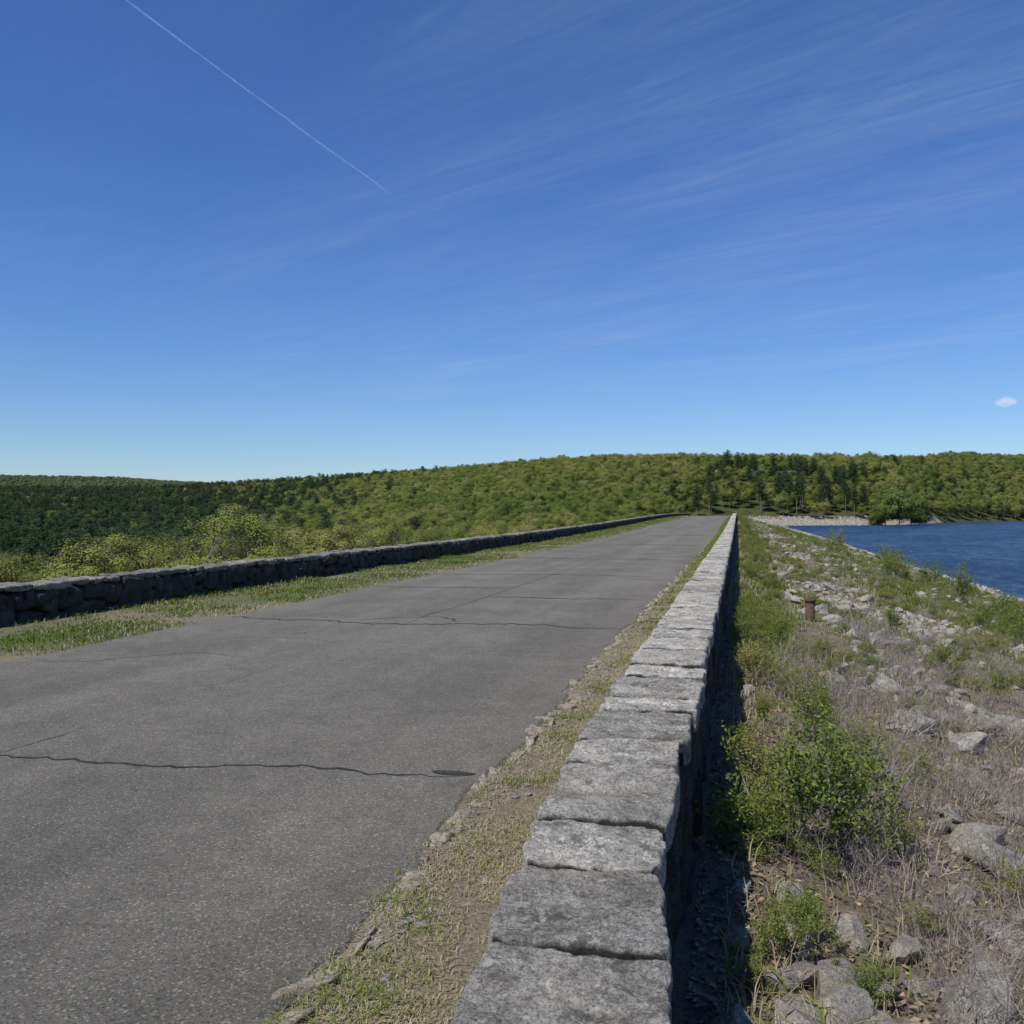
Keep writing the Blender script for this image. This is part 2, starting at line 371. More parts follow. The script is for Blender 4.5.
crack([(-4.78,14),(-4.7,17),(-4.72,30),(-4.72,90)],.028,29,.07,name='paving_seam',gap=.6,m=M_seam)
crack([(-7.8,8.9),(-7.0,9.1),(-6.2,9.9),(-5.3,9.6)],.017,10,.3,gap=.35)
crack([(-6.6,10.9),(-5.9,11.3),(-4.9,11.0)],.017,16,.3,gap=.35)
crack([(-5.9,11.3),(-5.6,12.1),(-5.7,13.1)],.014,26,.2,gap=.3)
crack([(-4.3,8.2),(-3.6,8.5),(-2.9,8.2),(-2.2,8.5)],.010,19,.3,gap=.3,m=M_seam)
crack([(-3.4,10.4),(-2.6,10.9),(-1.7,10.7)],.015,27,.3,gap=.3,m=M_seam)
crack([(-4.6,3.85),(-3.9,3.85),(-3.2,3.8),(-2.9,3.85),(-2.6,3.8)],.008,12,.2,gap=.15)
a=np.linspace(0,2*math.pi,28)[:-1]
px=-1.74+.15*np.cos(a)*(1+.3*n2(np.cos(a)*2,np.sin(a)*2,1,3));py=5.72+.05*np.sin(a)*(1+.4*n2(np.cos(a)*2,np.sin(a)*2,1,3,4))
P=np.c_[px,py,roadz(px,py)+.007];P=np.r_[P,[[-1.74,5.72,float(roadz(-1.74,5.72))+.007]]]
k=27;f=np.array([[i,(i+1)%k,k] for i in range(k)])
put('tar_patch',mesh_np('tar_patch',P,f,M_tar),parent=road)
rg=np.random.default_rng(41);parts=[];yy=1.4
while yy<75:
    L_=rg.uniform(.04,.32)*(1 if yy<20 else 1.8);
    if rg.uniform()<.68:
        yc=yy+L_/2;xr=np.interp(yc,ry,re)+rg.uniform(-.02,.08)
        n=(12,18,4) if yc<9 else (4,6,2)
        parts.append(stone((xr,yc,float(camber(yc))-.017+rg.uniform(-.006,.005)),(rg.uniform(.02,.06),L_/2,.02),n,.010,.018,rg,.55,False))
    yy+=L_+rg.uniform(0,.05)
v,f=cat(*parts);put('road_edging',mesh_np('road_edging',v,f,M_edge,True),kind='stuff',label='low broken tan stone edging half buried by asphalt',category='edging')
# ---------------------------------------------------------------- walls
def build_wall(xcf,wf,xo,ztop,base,label,seed,yfirst,joints,face_side,near_detail,nrows,body_in,capmat,capt):
    rng=np.random.default_rng(seed)
    e=put('stone_wall',None,loc=(xo,yfirst,0),label=label,category='stone wall')
    ys=list(joints)
    while ys[-1]<215: ys.append(ys[-1]+rng.choice([rng.uniform(.3,.5),rng.uniform(.5,1.0)])*(1 if ys[-1]<60 else 1.5))
    parts=[];G=[]
    for a,b in zip(ys[:-1],ys[1:]):
        yc=(a+b)/2
        if yc<7 and near_detail: n=(72,84,10);r=.012
        elif yc<16 and near_detail: n=(32,44,6);r=.014
        elif yc<45: n=(12,14,4);r=.02
        else: n=(4,8,2);r=.02
        w=wf(yc);ww=w*rng.uniform(.97,1.03)
        zj=.009 if near_detail else .02
        c=(xcf(yc)+rng.uniform(-.010,.010)-xo,yc-yfirst,camber(yc)+ztop-capt/2+rng.uniform(-zj,zj))
        gp=(.004 if yc<5 else .007) if near_detail else .008
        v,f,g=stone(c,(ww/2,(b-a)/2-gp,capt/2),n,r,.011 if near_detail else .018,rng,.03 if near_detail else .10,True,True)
        if near_detail: v[:,0]+=np.interp(v[:,1]+yfirst,[a,b],[xcf(a),xcf(b)])-xcf(yc)
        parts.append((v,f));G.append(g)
    v,f=cat(*parts); put('coping',mesh_np('coping',v,f,capmat,True,attr={'joint_shade':np.concatenate(G)}),parent=e)
    parts=[]
    zt=ztop-capt-.005
    for side in (1,-1):
        lo=base if side==face_side else -.1
        hs=(zt-lo)/nrows
        for rr in range(nrows):
            y=ys[0]+rng.uniform(-.3,0)
            while y<ys[-1]:
                L_=rng.choice([rng.uniform(.12,.28),rng.uniform(.3,.6)])*(1 if y<60 else 1.6)
                yc=y+L_/2
                if side!=face_side and (yc>50): break
                n=(5,10,6) if (yc<14 and near_detail) else ((3,6,5) if yc<45 else (1,2,2))
                zj=rng.uniform(-.09,.09)*(0 if rr==nrows-1 else 1)
                hh=hs/2*rng.uniform(.8,1.8)
                xf=xcf(yc)-xo+(wf(yc)/2-body_in)*side
                c=[xf-.12*side+rng.uniform(-.04,.02),yc-yfirst,camber(yc)+lo+hs*(rr+.5)+zj]
                if c[2]+hh>camber(yc)+zt: c[2]=camber(yc)+zt-hh
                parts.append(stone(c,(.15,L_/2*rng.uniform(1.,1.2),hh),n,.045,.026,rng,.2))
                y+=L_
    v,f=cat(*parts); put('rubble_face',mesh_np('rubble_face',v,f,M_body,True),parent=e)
    yy=np.arange(ys[0],ys[-1],2.);V=[]
    for yv in yy:
        c=float(camber(yv));hw=wf(yv)/2-.13;xx=xcf(yv)-xo
        V+=[(xx-hw,yv-yfirst,base-.4+c),(xx+hw,yv-yfirst,base-.4+c),(xx+hw,yv-yfirst,zt+c-.01),(xx-hw,yv-yfirst,zt+c-.01)]
    F=[]
    for i in range(len(yy)-1):
        o=4*i
        for j in range(4): F.append((o+j,o+(j+1)%4,o+4+(j+1)%4,o+4+j))
    put('mortar_core',mesh_np('mortar_core',V,F,M_mortar),parent=e)
    return e
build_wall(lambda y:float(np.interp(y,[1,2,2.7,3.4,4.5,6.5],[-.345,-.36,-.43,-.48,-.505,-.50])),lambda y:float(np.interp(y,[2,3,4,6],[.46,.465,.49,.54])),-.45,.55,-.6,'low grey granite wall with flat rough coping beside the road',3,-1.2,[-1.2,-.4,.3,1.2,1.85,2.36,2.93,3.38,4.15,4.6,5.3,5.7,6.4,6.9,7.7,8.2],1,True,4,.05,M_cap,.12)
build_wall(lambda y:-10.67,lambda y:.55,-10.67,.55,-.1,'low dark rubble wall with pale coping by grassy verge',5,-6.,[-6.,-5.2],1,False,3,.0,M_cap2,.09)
# ---------------------------------------------------------------- GN scatter
def scatter(name,pts,rot,scl,srcs,**kw):
    n=len(pts);m=bpy.data.meshes.new(name);m.vertices.add(n);m.vertices.foreach_set('co',np.asarray(pts,np.float32).ravel())
    a=m.attributes.new('rot','FLOAT_VECTOR','POINT');a.data.foreach_set('vector',np.asarray(rot,np.float32).ravel())
    a=m.attributes.new('scl','FLOAT_VECTOR','POINT');a.data.foreach_set('vector',np.asarray(scl,np.float32).ravel())
    a=m.attributes.new('idx','INT','POINT');a.data.foreach_set('value',RNG.integers(0,len(srcs),n).astype(np.int32))
    o=put(name,m,kind='stuff',**kw)
    g=bpy.data.node_groups.new(name+'_nodes','GeometryNodeTree')
    g.interface.new_socket('Geometry',in_out='INPUT',socket_type='NodeSocketGeometry')
    g.interface.new_socket('Geometry',in_out='OUTPUT',socket_type='NodeSocketGeometry')
    gi=g.nodes.new('NodeGroupInput');go=g.nodes.new('NodeGroupOutput')
    jn=g.nodes.new('GeometryNodeJoinGeometry')
    for s in srcs:
        j=g.nodes.new('GeometryNodeJoinGeometry')
        for ob in s:
            oi=g.nodes.new('GeometryNodeObjectInfo');oi.transform_space='ORIGINAL';oi.inputs['Object'].default_value=ob
            g.links.new(oi.outputs['Geometry'],j.inputs[0])
        gti=g.nodes.new('GeometryNodeGeometryToInstance');g.links.new(j.outputs[0],gti.inputs[0]);g.links.new(gti.outputs[0],jn.inputs[0])
    ip=g.nodes.new('GeometryNodeInstanceOnPoints');ip.inputs['Pick Instance'].default_value=True
    def na(nm,t):
        q=g.nodes.new('GeometryNodeInputNamedAttribute');q.data_type=t;q.inputs['Name'].default_value=nm;return q.outputs['Attribute']
    g.links.new(gi.outputs[0],ip.inputs['Points']);g.links.new(jn.outputs[0],ip.inputs['Instance'])
    g.links.new(na('idx','INT'),ip.inputs['Instance Index'])
    g.links.new(na('rot','FLOAT_VECTOR'),ip.inputs['Rotation']);g.links.new(na('scl','FLOAT_VECTOR'),ip.inputs['Scale'])
    g.links.new(ip.outputs[0],go.inputs[0])
    md=o.modifiers.new('scatter','NODES');md.node_group=g
    return o
# ---------------------------------------------------------------- trees
def decid(seed,H=16.,W=5.4,ncl=80,nl=55,leaf=.38,material=None,top=.36,cz=.64,crs=(.9,1.7),twig=.010):
    rng=np.random.default_rng(seed)
    P0=[];P1=[];A0=[];A1=[]
    cur=np.array([0,0,-1.]);r=.26;tp=.76*H
    tr=[cur]
    for k in range(6):
        nx=cur+np.array([rng.normal(0,.2),rng.normal(0,.2),(tp+1)/6])
        P0.append(cur);P1.append(nx);A0.append(r);A1.append(r*.75);r*=.75;cur=nx;tr.append(cur)
    tr=np.array(tr)
    ctr=np.array([0,0,cz*H-.5]);rad=np.array([W,W*rng.uniform(.9,1.1),top*H])-np.array([1,1,1.])
    lob=unit(rng.normal(size=(4,3)))
    cs=[]
    for k in range(ncl):
        d=unit(rng.normal(size=3));q=(.4+.6*rng.uniform()**.35)
        l=.9+.16*max(0,np.max(lob@d))**3
        c=ctr+d*rad*q*l
        if c[2]<.3*H: c[2]=.3*H+rng.uniform(0,1.5)
        cs.append(c)
    cs=np.array(cs)
    ends=[]
    for k in range(10):
        z=rng.uniform(.25,.6)*H;b=np.array([np.interp(z,tr[:,2],tr[:,0]),np.interp(z,tr[:,2],tr[:,1]),z])
        d=unit(np.array([math.cos(k*2.4),math.sin(k*2.4),rng.uniform(.4,1.)]))
        L_=rng.uniform(.4,.7)*W
        m1=b+d*L_*.5;e=b+d*L_;e[2]=min(e[2],.78*H);m1[2]=min(m1[2],.72*H)
        P0+= [b,m1];P1+=[m1,e];A0+=[.10,.06];A1+=[.06,.03];ends+=[m1,e]
    ends=np.array(ends)
    for c in cs:
        j=np.argmin(np.linalg.norm(ends-c,axis=1));P0.append(ends[j]);P1.append(c);A0.append(.035);A1.append(.012)
        for q in range(3):
            P0.append(c);P1.append(c+rng.normal(0,.6,3));A0.append(twig*1.6);A1.append(twig*.5)
    tv,tf=tubes(P0,P1,A0,A1,5)
    cr=rng.uniform(*crs,ncl)
    c=np.repeat(cs,nl,0);R=np.repeat(cr,nl)
    off=unit(rng.normal(size=c.shape))*(rng.uniform(0,1,len(c))**.4)[:,None]*np.array([1.,1.,.75])*R[:,None]
    pos=c+off;nr=unit(rng.normal(size=c.shape))*.4+unit(off)*.7+unit(c-ctr)*1.2+np.array([0,0,.2])
    lv,lf=leaves(pos,nr,leaf*rng.uniform(.7,1.4,len(pos)),leaf*.75,rng)
    return mesh_np('trunk',tv,tf,M_bark,True),mesh_np('crown',lv,lf,material or M_decid)
def conif(seed,H=19.,W=3.4,low=.14):
    rng=np.random.default_rng(seed)
    P0=[[0,0,-1.],[0,0,H*.5]];P1=[[.1,0,H*.5],[0,0,H]];A0=[.30,.19];A1=[.19,.03]
    C=[]; z=H*rng.uniform(low,low+.12);z0=z
    while z<H*.97:
        t=(z-z0)/(H-z0)
        Rr=W*(1-t)**.5*(.55+.45*min(1,t*5))*rng.uniform(.6,1.2)+.6
        nb=6
        for k in range(nb):
            a=rng.uniform(0,6.28);L_=Rr*rng.uniform(.65,1.15)
            e=np.array([math.cos(a)*L_,math.sin(a)*L_,z+L_*rng.uniform(.02,.3)])
            P0.append([0,0,z]);P1.append(list(e));A0.append(.05);A1.append(.012)
            nc=max(1,int(L_/.55))
            for q in range(nc):
                u=(q+1)/nc; C.append(np.array([0,0,z])*(1-u)+e*u)
        z+=rng.uniform(.45,.8)
    C=np.array(C);nl=9;c=np.repeat(C,nl,0);off=rng.normal(size=c.shape)*np.array([.35,.35,.16])
    pos=c+off;nr=rng.normal(size=c.shape)*.6+np.array([0,0,1.])+unit(off)*.5
    lv,lf=leaves(pos,nr,rng.uniform(.3,.65,len(pos)),.26,rng)
    tv,tf=tubes(P0,P1,A0,A1,5)
    return mesh_np('trunk',tv,tf,M_bark,True),mesh_np('crown',lv,lf,M_conif)
DV=[decid(11,15,4.9,60,95,.34),decid(12,14.5,5.4,62,95,.34),decid(13,15,4.6,55,95,.34),decid(14,15,5.2,60,90,.34),decid(15,14,5.4,58,95,.34)]
DN=[decid(61,16,6.4,180,180,.18,M_bud,.44,.58,(.7,1.3),.03),decid(62,15,6.6,180,180,.18,M_bud,.45,.58,(.7,1.3),.03),decid(63,16,7.2,220,150,.17,M_bud,.45,.58,(.7,1.3),.035)]
DS=[decid(71,15,5.6,90,90,.38,M_shore,.42,.56),decid(72,14,5.6,90,90,.38,M_shore,.44,.54)]
DF=[decid(81,15,5.6,50,40,.6,M_dist),decid(82,14,5.6,50,40,.6,M_dist)]
CV=[conif(21),conif(22,19,3.2),conif(23,17,3.8),conif(24,18,3.5)]
CT=[conif(25,21,2.8,.42),conif(26,22,2.7,.48),conif(27,20,3.,.4)]
DH=[15.4,14.6,15.6]
rg=np.random.default_rng(99)
sp=6.4
gx_,gy_=np.meshgrid(np.arange(-1000,620,sp),np.arange(24,1300,sp),indexing='ij')
x=(gx_+rg.uniform(-.4,.4,gx_.shape)*sp).ravel();y=(gy_+rg.uniform(-.4,.4,gx_.shape)*sp).ravel()
th=np.degrees(np.arctan2(x,y));r=np.hypot(x,y)
k=(th>-46)&(th<19)&(r<np.interp(th,TH,RR)+50)&(r>118);x,y,th,r=x[k],y[k],th[k],r[k]
k=(rg.uniform(size=len(r))<np.interp(r,[350,600,800],[.75,.92,.85]));x,y,th,r=x[k],y[k],th[k],r[k]
nat=natural(x,y);dm=dam(x,y)
k=(nat>dm-.5)&~((x>0)&(nat<-2.2)&(th<10.5))&~((th>=-1.5)&(th<10.2)&(r<485)&(x>-14))&~((th>=10.5)&(nat<-4.2))&(~((np.abs(x+5)<11)&(y<462)))
x,y,th,r=x[k],y[k],th[k],r[k]
z=ground_z(x,y)
nz=n2(x,y,.010,4,44.)
thn=th+nz*12
pl=np.interp(thn,[-34,-28,-22,-15],[.9,.74,.22,.0])*np.interp(r,[150,260,420],[0,.45,1.])
pl=np.where(thn<-31,np.maximum(pl,.88*(r>165)),pl)
pc=pl
tall=(th>-2.5)&(th<7)&(r<575)
pc=np.where(tall,np.interp(th,[-2.5,1,6,7],[.12,.5,.5,.3]),pc)
pc=np.where((th>8)&(r<820),.03,pc)
isc=rg.uniform(size=len(x))<pc
sc=rg.uniform(.74,.96,len(x))*np.interp(r,[350,600,800,900],[1.12,1.,1.,1.1])
sc=np.where(isc,sc*.85,sc)
sc=np.where(isc&tall,rg.uniform(.68,.92,len(x)),sc)
sc=np.where(~isc&tall,sc*.8,sc)
rz=rg.uniform(0,6.28,len(x))
big=sc/r
dl='spring-green deciduous tree in the woods below the dam';cl='tall dark green pine in the woods beyond the dam'
srcD=[];srcC=[]
near=[(-43,108,-1.2,1.,1),(-40.2,114,-1.4,.95,0),(-36.4,104,.9,1.05,0),(-33.6,118,-.2,.85,1),(-31.7,122,-.2,.85,0),(-29.3,104,2.7,1.1,2),(-26.2,116,.8,.95,1),(-24.,108,1.4,1.0,0),(-21.4,120,1.1,1.0,2),(-19.,134,.4,1,0),(-16.8,150,.2,1.,1),(-14.8,172,0,1.05,1),(-13,195,0,1.05,0)]
for a,d,tz,wf_,vi in near:
    X0=d*math.sin(math.radians(a));Y0=d*math.cos(math.radians(a));z0=float(ground_z([X0],[Y0])[0])
    s=(tz-z0)/DH[vi]
    thing('deciduous_tree',[('trunk',DN[vi][0]),('crown',DN[vi][1])],(X0,Y0,z0),a,(s*wf_,s*wf_,s),label='pale yellow-green budding tree just below the dam wall',category='tree',group='trees below the dam')
order=np.argsort(-big)
dI=[i for i in order if not isc[i]];cI=[i for i in order if isc[i] and not tall[i]];tI=[i for i in order if isc[i] and tall[i]]
for lst,VV,nm,lab,mx,src,grp in ((dI,DV,'deciduous_tree',dl,270,srcD,'trees in the wooded hills'),(cI,CV,'pine_tree',cl,180,srcC,'pines in the wooded hills'),(tI,CT,'pine_tree','tall dark pine with bare lower trunk by the shore',115,[],'pines at the end of the dam')):
    for c,i in enumerate(lst[:mx]):
        vi=c%len(VV)
        e,ch=thing(nm,[('trunk',VV[vi][0]),('crown',VV[vi][1])],(x[i],y[i],z[i]-.2),rz[i],float(sc[i]),label=lab,category='tree' if nm[0]=='d' else 'pine tree',group=grp)
        if c<len(VV): src.append(ch)
    rest=np.array(lst[mx:])
    if len(rest) and VV is not CT:
        scatter('deciduous_forest' if nm[0]=='d' else 'pine_forest',np.stack([x[rest],y[rest],z[rest]-.2],1),np.stack([rest*0.,rest*0.,rz[rest]],1),np.repeat(sc[rest][:,None],3,1),src,label='mass of spring-green deciduous woods covering the hills' if nm[0]=='d' else 'mass of dark pines covering the valley',category='forest')
print('TREES',len(dI),len(cI),len(tI))
fs=[]
for j in range(2):
    a=math.radians(-39+j*3);X0=2280*math.sin(a);Y0=2280*math.cos(a)
    e,ch=thing('deciduous_tree',[('trunk',DF[j][0]),('crown',DF[j][1])],(X0,Y0,float(ground_z([X0],[Y0])[0])),0,1.,label='haze-tinted green tree on the distant low ridge',category='tree',group='trees on the distant ridge')
    fs.append(ch)
n=9000;ta=np.radians(rg.uniform(-47,-26,n));tr_=rg.uniform(1900,2400,n);x=tr_*np.sin(ta);y=tr_*np.cos(ta)
s=rg.uniform(.8,1.2,n)
scatter('distant_forest',np.stack([x,y,ground_z(x,y)-.5],1),np.stack([x*0,x*0,rg.uniform(0,6.28,n)],1),np.repeat(s[:,None],3,1),fs,label='haze-tinted green woods covering the distant low ridge',category='forest')
for a,d,s,vi in ((8.1,486,1.2,0),(8.75,482,1.6,1),(9.4,486,1.4,0),(9.85,488,1.0,1),(7.6,492,.9,1)):
    X0=d*math.sin(math.radians(a));Y0=d*math.cos(math.radians(a));z0=float(ground_z([X0],[Y0])[0])
    thing('deciduous_tree',[('trunk',DS[vi][0]),('crown',DS[vi][1])],(X0,Y0,max(z0,-5)-2.5),a,(s*1.1,s*1.1,s),label='rounded green tree on the stony lake shore',category='tree',group='shore trees')
# ---------------------------------------------------------------- rocks
def clear(x,y): return (np.abs(x-1.42)<.5)&(y>15.5)&(y<22.3)
def rock(seed,sub=3):
    rng=np.random.default_rng(seed);bm=bmesh.new();bmesh.ops.create_icosphere(bm,subdivisions=sub,radius=1.)
    v=np.array([q.co[:] for q in bm.verts]);f=np.array([[q.index for q in p.verts] for p in bm.faces]);bm.free()
    for _ in range(13):
        n=unit(rng.normal(size=3));d=rng.uniform(.42,.78);e=np.maximum(0,v@n-d);v=v-e[:,None]*n
    v=v*np.array([1,rng.uniform(.6,.95),rng.uniform(.45,.7)])*1.1
    v=v*(1+.06*fbm(v*3+seed,3)[:,None]+.03*fbm(v*11+seed,2)[:,None])
    return mesh_np('boulder',v,f,M_rock,False)
RK=[rock(s) for s in range(31,41)];
rg=np.random.default_rng(5)
rlab='rough grey granite boulder on the bank'
rsrc=[]
spec=[(.0,3.72,.12),(.42,4.25,.15),(.98,4.4,.20),(.62,3.8,.14),(1.15,3.9,.16),(.26,3.9,.1),(1.4,4.7,.16),(.28,4.75,.1),(.78,4.95,.12),(.18,4.15,.09),(1.5,5.4,.15),(.28,5.25,.1),(.55,5.05,.1),(1.02,3.6,.12),(.42,3.6,.1),(1.75,5.7,.15),(.02,5.9,.09),(.05,7.2,.09),(.06,8.6,.1),(.02,9.8,.09),(.1,11,.1),(.8,4.6,.08),(.6,4.45,.08),(.85,4.05,.09),(.0,4.6,.09),(.0,5.2,.08),(.03,6.5,.08),(.05,4.2,.07),(1.3,6.1,.12),(1.9,6.9,.14),(1.5,7.5,.11),(2.1,8.1,.15),(1.25,8.4,.11),(1.2,5.1,.1),(1.05,5.7,.09)]
for j,(a,b,s) in enumerate(spec):
    z0=float(ground_z([a],[b])[0])
    o=put('boulder',RK[j%10],loc=(a,b,z0+s*.28),rot=(rg.uniform(-.4,.4),rg.uniform(-.4,.4),rg.uniform(0,6.28)),scale=(s*1.25,s*1.25,s*1.25),label=rlab,category='rock',group='boulders on the bank')
    if j<10: rsrc.append([o])
n=90000
x=rg.uniform(.0,21,n);y=3.6+(rg.uniform(size=n)**1.6)*330
cl_=n2(x,y*.6,.5,3,71.)
band=np.exp(-((x-3.8-.6*np.sin(y*.12))/1.9)**2)*.6+np.exp(-((x-18)/2.2)**2)*1.+.16+.25*(cl_>.1)
prob=band*np.clip(.36+cl_*2.1,0,1.1)*np.where(x<1.1,.35,1)
k=(rg.uniform(size=n)<prob)&~clear(x,y);x,y=x[k],y[k]
s=np.exp(rg.normal(-2.62,.52,len(x)))*(1+np.clip(y-20,0,250)*.003)
s=np.clip(s,.03,.24)
z=ground_z(x,y)+s*.25
rot=np.stack([rg.uniform(-.7,.7,len(x)),rg.uniform(-.7,.7,len(x)),rg.uniform(0,6.28,len(x))],1)
app=s/np.hypot(x,y);od=np.argsort(-app)
for j in od[:255]:
    put('boulder',RK[j%10],loc=(x[j],y[j],z[j]),rot=tuple(rot[j]),scale=(s[j]*1.2,)*3,label=rlab,category='rock',group='boulders on the bank')
q=od[255:]
scatter('riprap',np.stack([x[q],y[q],z[q]],1),rot[q],np.repeat(s[q][:,None]*1.2,3,1),rsrc,label='loose grey granite riprap covering the bank',category='rocks')
n=7000;t_=rg.uniform(.6,11.,n);rr_=rg.uniform(425,545,n);x=rr_*np.sin(np.radians(t_));y=rr_*np.cos(np.radians(t_));z=ground_z(x,y)
k=(z>-5.0)&(z<-.5);x,y,z=x[k],y[k],z[k];s=rg.uniform(.3,.9,len(x))
scatter('shore_rocks',np.stack([x,y,z],1),np.stack([x*0,x*0,rg.uniform(0,6,len(x))],1),np.repeat(s[:,None],3,1),rsrc,label='pale boulders lining the distant lake shore',category='rocks')
n=3600;y=1.5+rg.uniform(size=n)**2*60;x=-1.38+rg.normal(0,.10,n)
z=ground_z(x,y);s=np.clip(np.exp(rg.normal(-5.0,.55,len(x))),.003,.024)
scatter('gravel',np.stack([x,y,np.maximum(z,camber(y)-.01)+s*.3],1),np.stack([x*0,x*0,rg.uniform(0,6,len(x))],1),np.stack([s*1.2,s*1.6,s*.8],1),rsrc,label='fine gravel crumbling along the asphalt edge',category='gravel')
# ---------------------------------------------------------------- grass blades
def blades(x,y,h,w,mixf,rng,lean=.5,zoff=0.):
    n=len(x);z=ground_z(x,y)+zoff
    a=rng.uniform(0,6.28,n);d=np.stack([np.cos(a),np.sin(a),a*0],1);sd=np.stack([-np.sin(a),np.cos(a),a*0],1)
    b=np.stack([x,y,z-.01],1);l=(rng.uniform(.1,1,n)*lean)[:,None];h=h[:,None];w=np.broadcast_to(w,(n,))[:,None]
    m_=b+d*l*h*.35+np.array([0,0,1])*h*.6;t=b+d*l*h+np.array([0,0,1])*h*(1-.3*l)
    V=np.stack([b-sd*w/2,b+sd*w/2,m_+sd*w*.4,m_-sd*w*.4,t+sd*w*.08,t-sd*w*.08],1).reshape(-1,3)
    o=(np.arange(n)*6)[:,None,None];F=(np.array([[0,1,2,3],[3,2,4,5]])[None]+o).reshape(-1,4)
    return V,F,np.repeat(mixf,6)
def grass(name,label,V):
    v,f=cat(*[(a,b) for a,b,c in V]);mf=np.concatenate([c for a,b,c in V])
    put(name,mesh_np(name,v,f,M_grass,False,attr={'mixf':mf}),kind='stuff',label=label,category='grass')
rg=np.random.default_rng(17)
n=190000;y=6+rg.uniform(size=n)**1.7*190;x=rg.uniform(-10.45,-7.6,n)
c=n2(x,y,.9,4,31.);c2=n2(x,y,.35,3,37.);edge=np.clip((-7.7-x+c*.5)/.7,0,1)
k=rg.uniform(size=n)<np.clip(.55+c*1.3,0.06,1)*(.15+.85*edge);x,y,c,c2=x[k],y[k],c[k],c2[k]
h=rg.uniform(.02,.07,len(x))*(1+c*.7)*(1+np.clip(-9.6-x,0,1)*1.)*(1+y*.003);straw=rg.uniform(size=len(x))<np.clip(.2-c2*.6+.3*(x>-8.4),.03,.8)
mf=np.where(straw,rg.uniform(.55,1,len(x)),np.clip(.25+rg.normal(0,.12,len(x)),0,.5))
grass('grass_verge','patchy green grass verge between asphalt and stone wall',[blades(x,y,h,.009+y*.0004,mf,rg,1.2)])
n=310000;y=2+rg.uniform(size=n)**2.6*170;x=rg.uniform(-1.52,-.68,n)
c=n2(x,y,2.6,4,51.);gz=n2(x,y,3.2,3,61.)+sm((y-12)/25)*.5
e=np.clip((-1.3-x)/.2,0,1)
k=rg.uniform(size=n)<np.clip(.62+c*1.5,.08,1)*(1-.6*e);x,y,c,gz=x[k],y[k],c[k],gz[k]
green=rg.uniform(size=len(x))<np.clip(.08+gz*1.0,.05,.9)
h=np.where(green,rg.uniform(.02,.07,len(x)),rg.uniform(.012,.045,len(x)));mf=np.where(green,rg.uniform(.25,.56,len(x)),rg.uniform(.58,1,len(x)))
grass('dry_grass','trampled dry and green grass along the wall foot',[blades(x,y,h,.003+y*.0005,mf,rg,2.2)])
n=290000;y=3.3+rg.uniform(size=n)**1.9*230;x=-.05+rg.uniform(0,1,n)**1.3*17
c=n2(x,y*.5,.8,4,81.)
gs=np.exp(-((x-.6)/.7)**2)*sm((y-8)/7)*.8+np.exp(-((x-9)/3.4)**2)*.75+np.exp(-((x-13)/2.5)**2)*.4+c*1.6
green=rg.uniform(size=n)<np.clip(gs,.08,.92)
k=(rg.uniform(size=n)<np.clip(.36+gs*.7,.22,1));x,y,c,green=x[k],y[k],c[k],green[k]
h=np.where(green,rg.uniform(.06,.21,len(x)),rg.uniform(.05,.2,len(x)))*(1+np.clip(y-10,0,100)*.002)*np.where(clear(x,y),.5,1);mf=np.where(green,rg.uniform(.15,.54,len(x)),rg.uniform(.55,.92,len(x)))
grass('bank_grass','mixed green weeds and dead stalks over the stony bank',[blades(x,y,h,np.where(green,.012,.0045)+y*.0005,mf,rg,1.1)])
n=18000;y=3.3+rg.uniform(size=n)**1.5*16;x=-.2+rg.uniform(size=n)**1.4*4.2;z=ground_z(x,y)+.012
v,f=leaves(np.stack([x,y,z],1),rg.normal(size=(n,3))*.5+np.array([0,0,1]),rg.uniform(.02,.06,n),.025,rg)
put('leaf_litter',mesh_np('leaf_litter',v,f,M_litter),kind='stuff',label='brown dead leaves scattered on the bank',category='leaves')
# ---------------------------------------------------------------- shrubs
def branchy(rng,nst,H,spread,depth,kink=.25,r0=.008):
    P0=[];P1=[];A0=[];A1=[];tips=[]
    def grow(p,d,L,r,dep):
        steps=4
        for s in range(steps):
            d=unit(d+rng.normal(0,kink,3)*.5+np.array([0,0,.04]));q=p+d*L/steps
            P0.append(p);P1.append(q);A0.append(r);A1.append(r*.85);r*=.85;p=q
            if dep>0 and s>0:
                for _ in range(rng.integers(1,3)):
                    grow(p,unit(d+rng.normal(0,.6,3)),L*rng.uniform(.4,.65),r*.6,dep-1)
            if dep<=1: tips.append(p)
    for _ in range(nst):
        a=rng.uniform(0,6.28);s=rng.uniform(0,spread)
        grow(np.array([math.cos(a)*s*.12,math.sin(a)*s*.12,-.03]),unit(np.array([math.cos(a)*s,math.sin(a)*s,1.])),H*rng.uniform(.5,.85),r0,depth)
    return (P0,P1,A0,A1),np.array(tips)
def shrub(seed,H=.85,spread=.7,nst=13,nl=5,leaf=.042):
    rng=np.random.default_rng(seed);T,tips=branchy(rng,nst,H,spread,2)
    tv,tf=tubes(*T,k=3)
    c=np.repeat(tips,nl,0)+rng.normal(0,.028,(len(tips)*nl,3));c=c[c[:,2]>.03]
    lv,lf=leaves(c,rng.normal(size=c.shape)+np.array([0,0,.8]),leaf*rng.uniform(.6,1.3,len(c)),leaf*.5,rng)
    return mesh_np('stems',tv,tf,M_twig),mesh_np('foliage',lv,lf,M_shrub)
SH=[shrub(1,.85,.8,11,3),shrub(2,.75,1.,10,3),shrub(3,.95,.6,9,3),shrub(4,.5,1.,10,3,.035)]
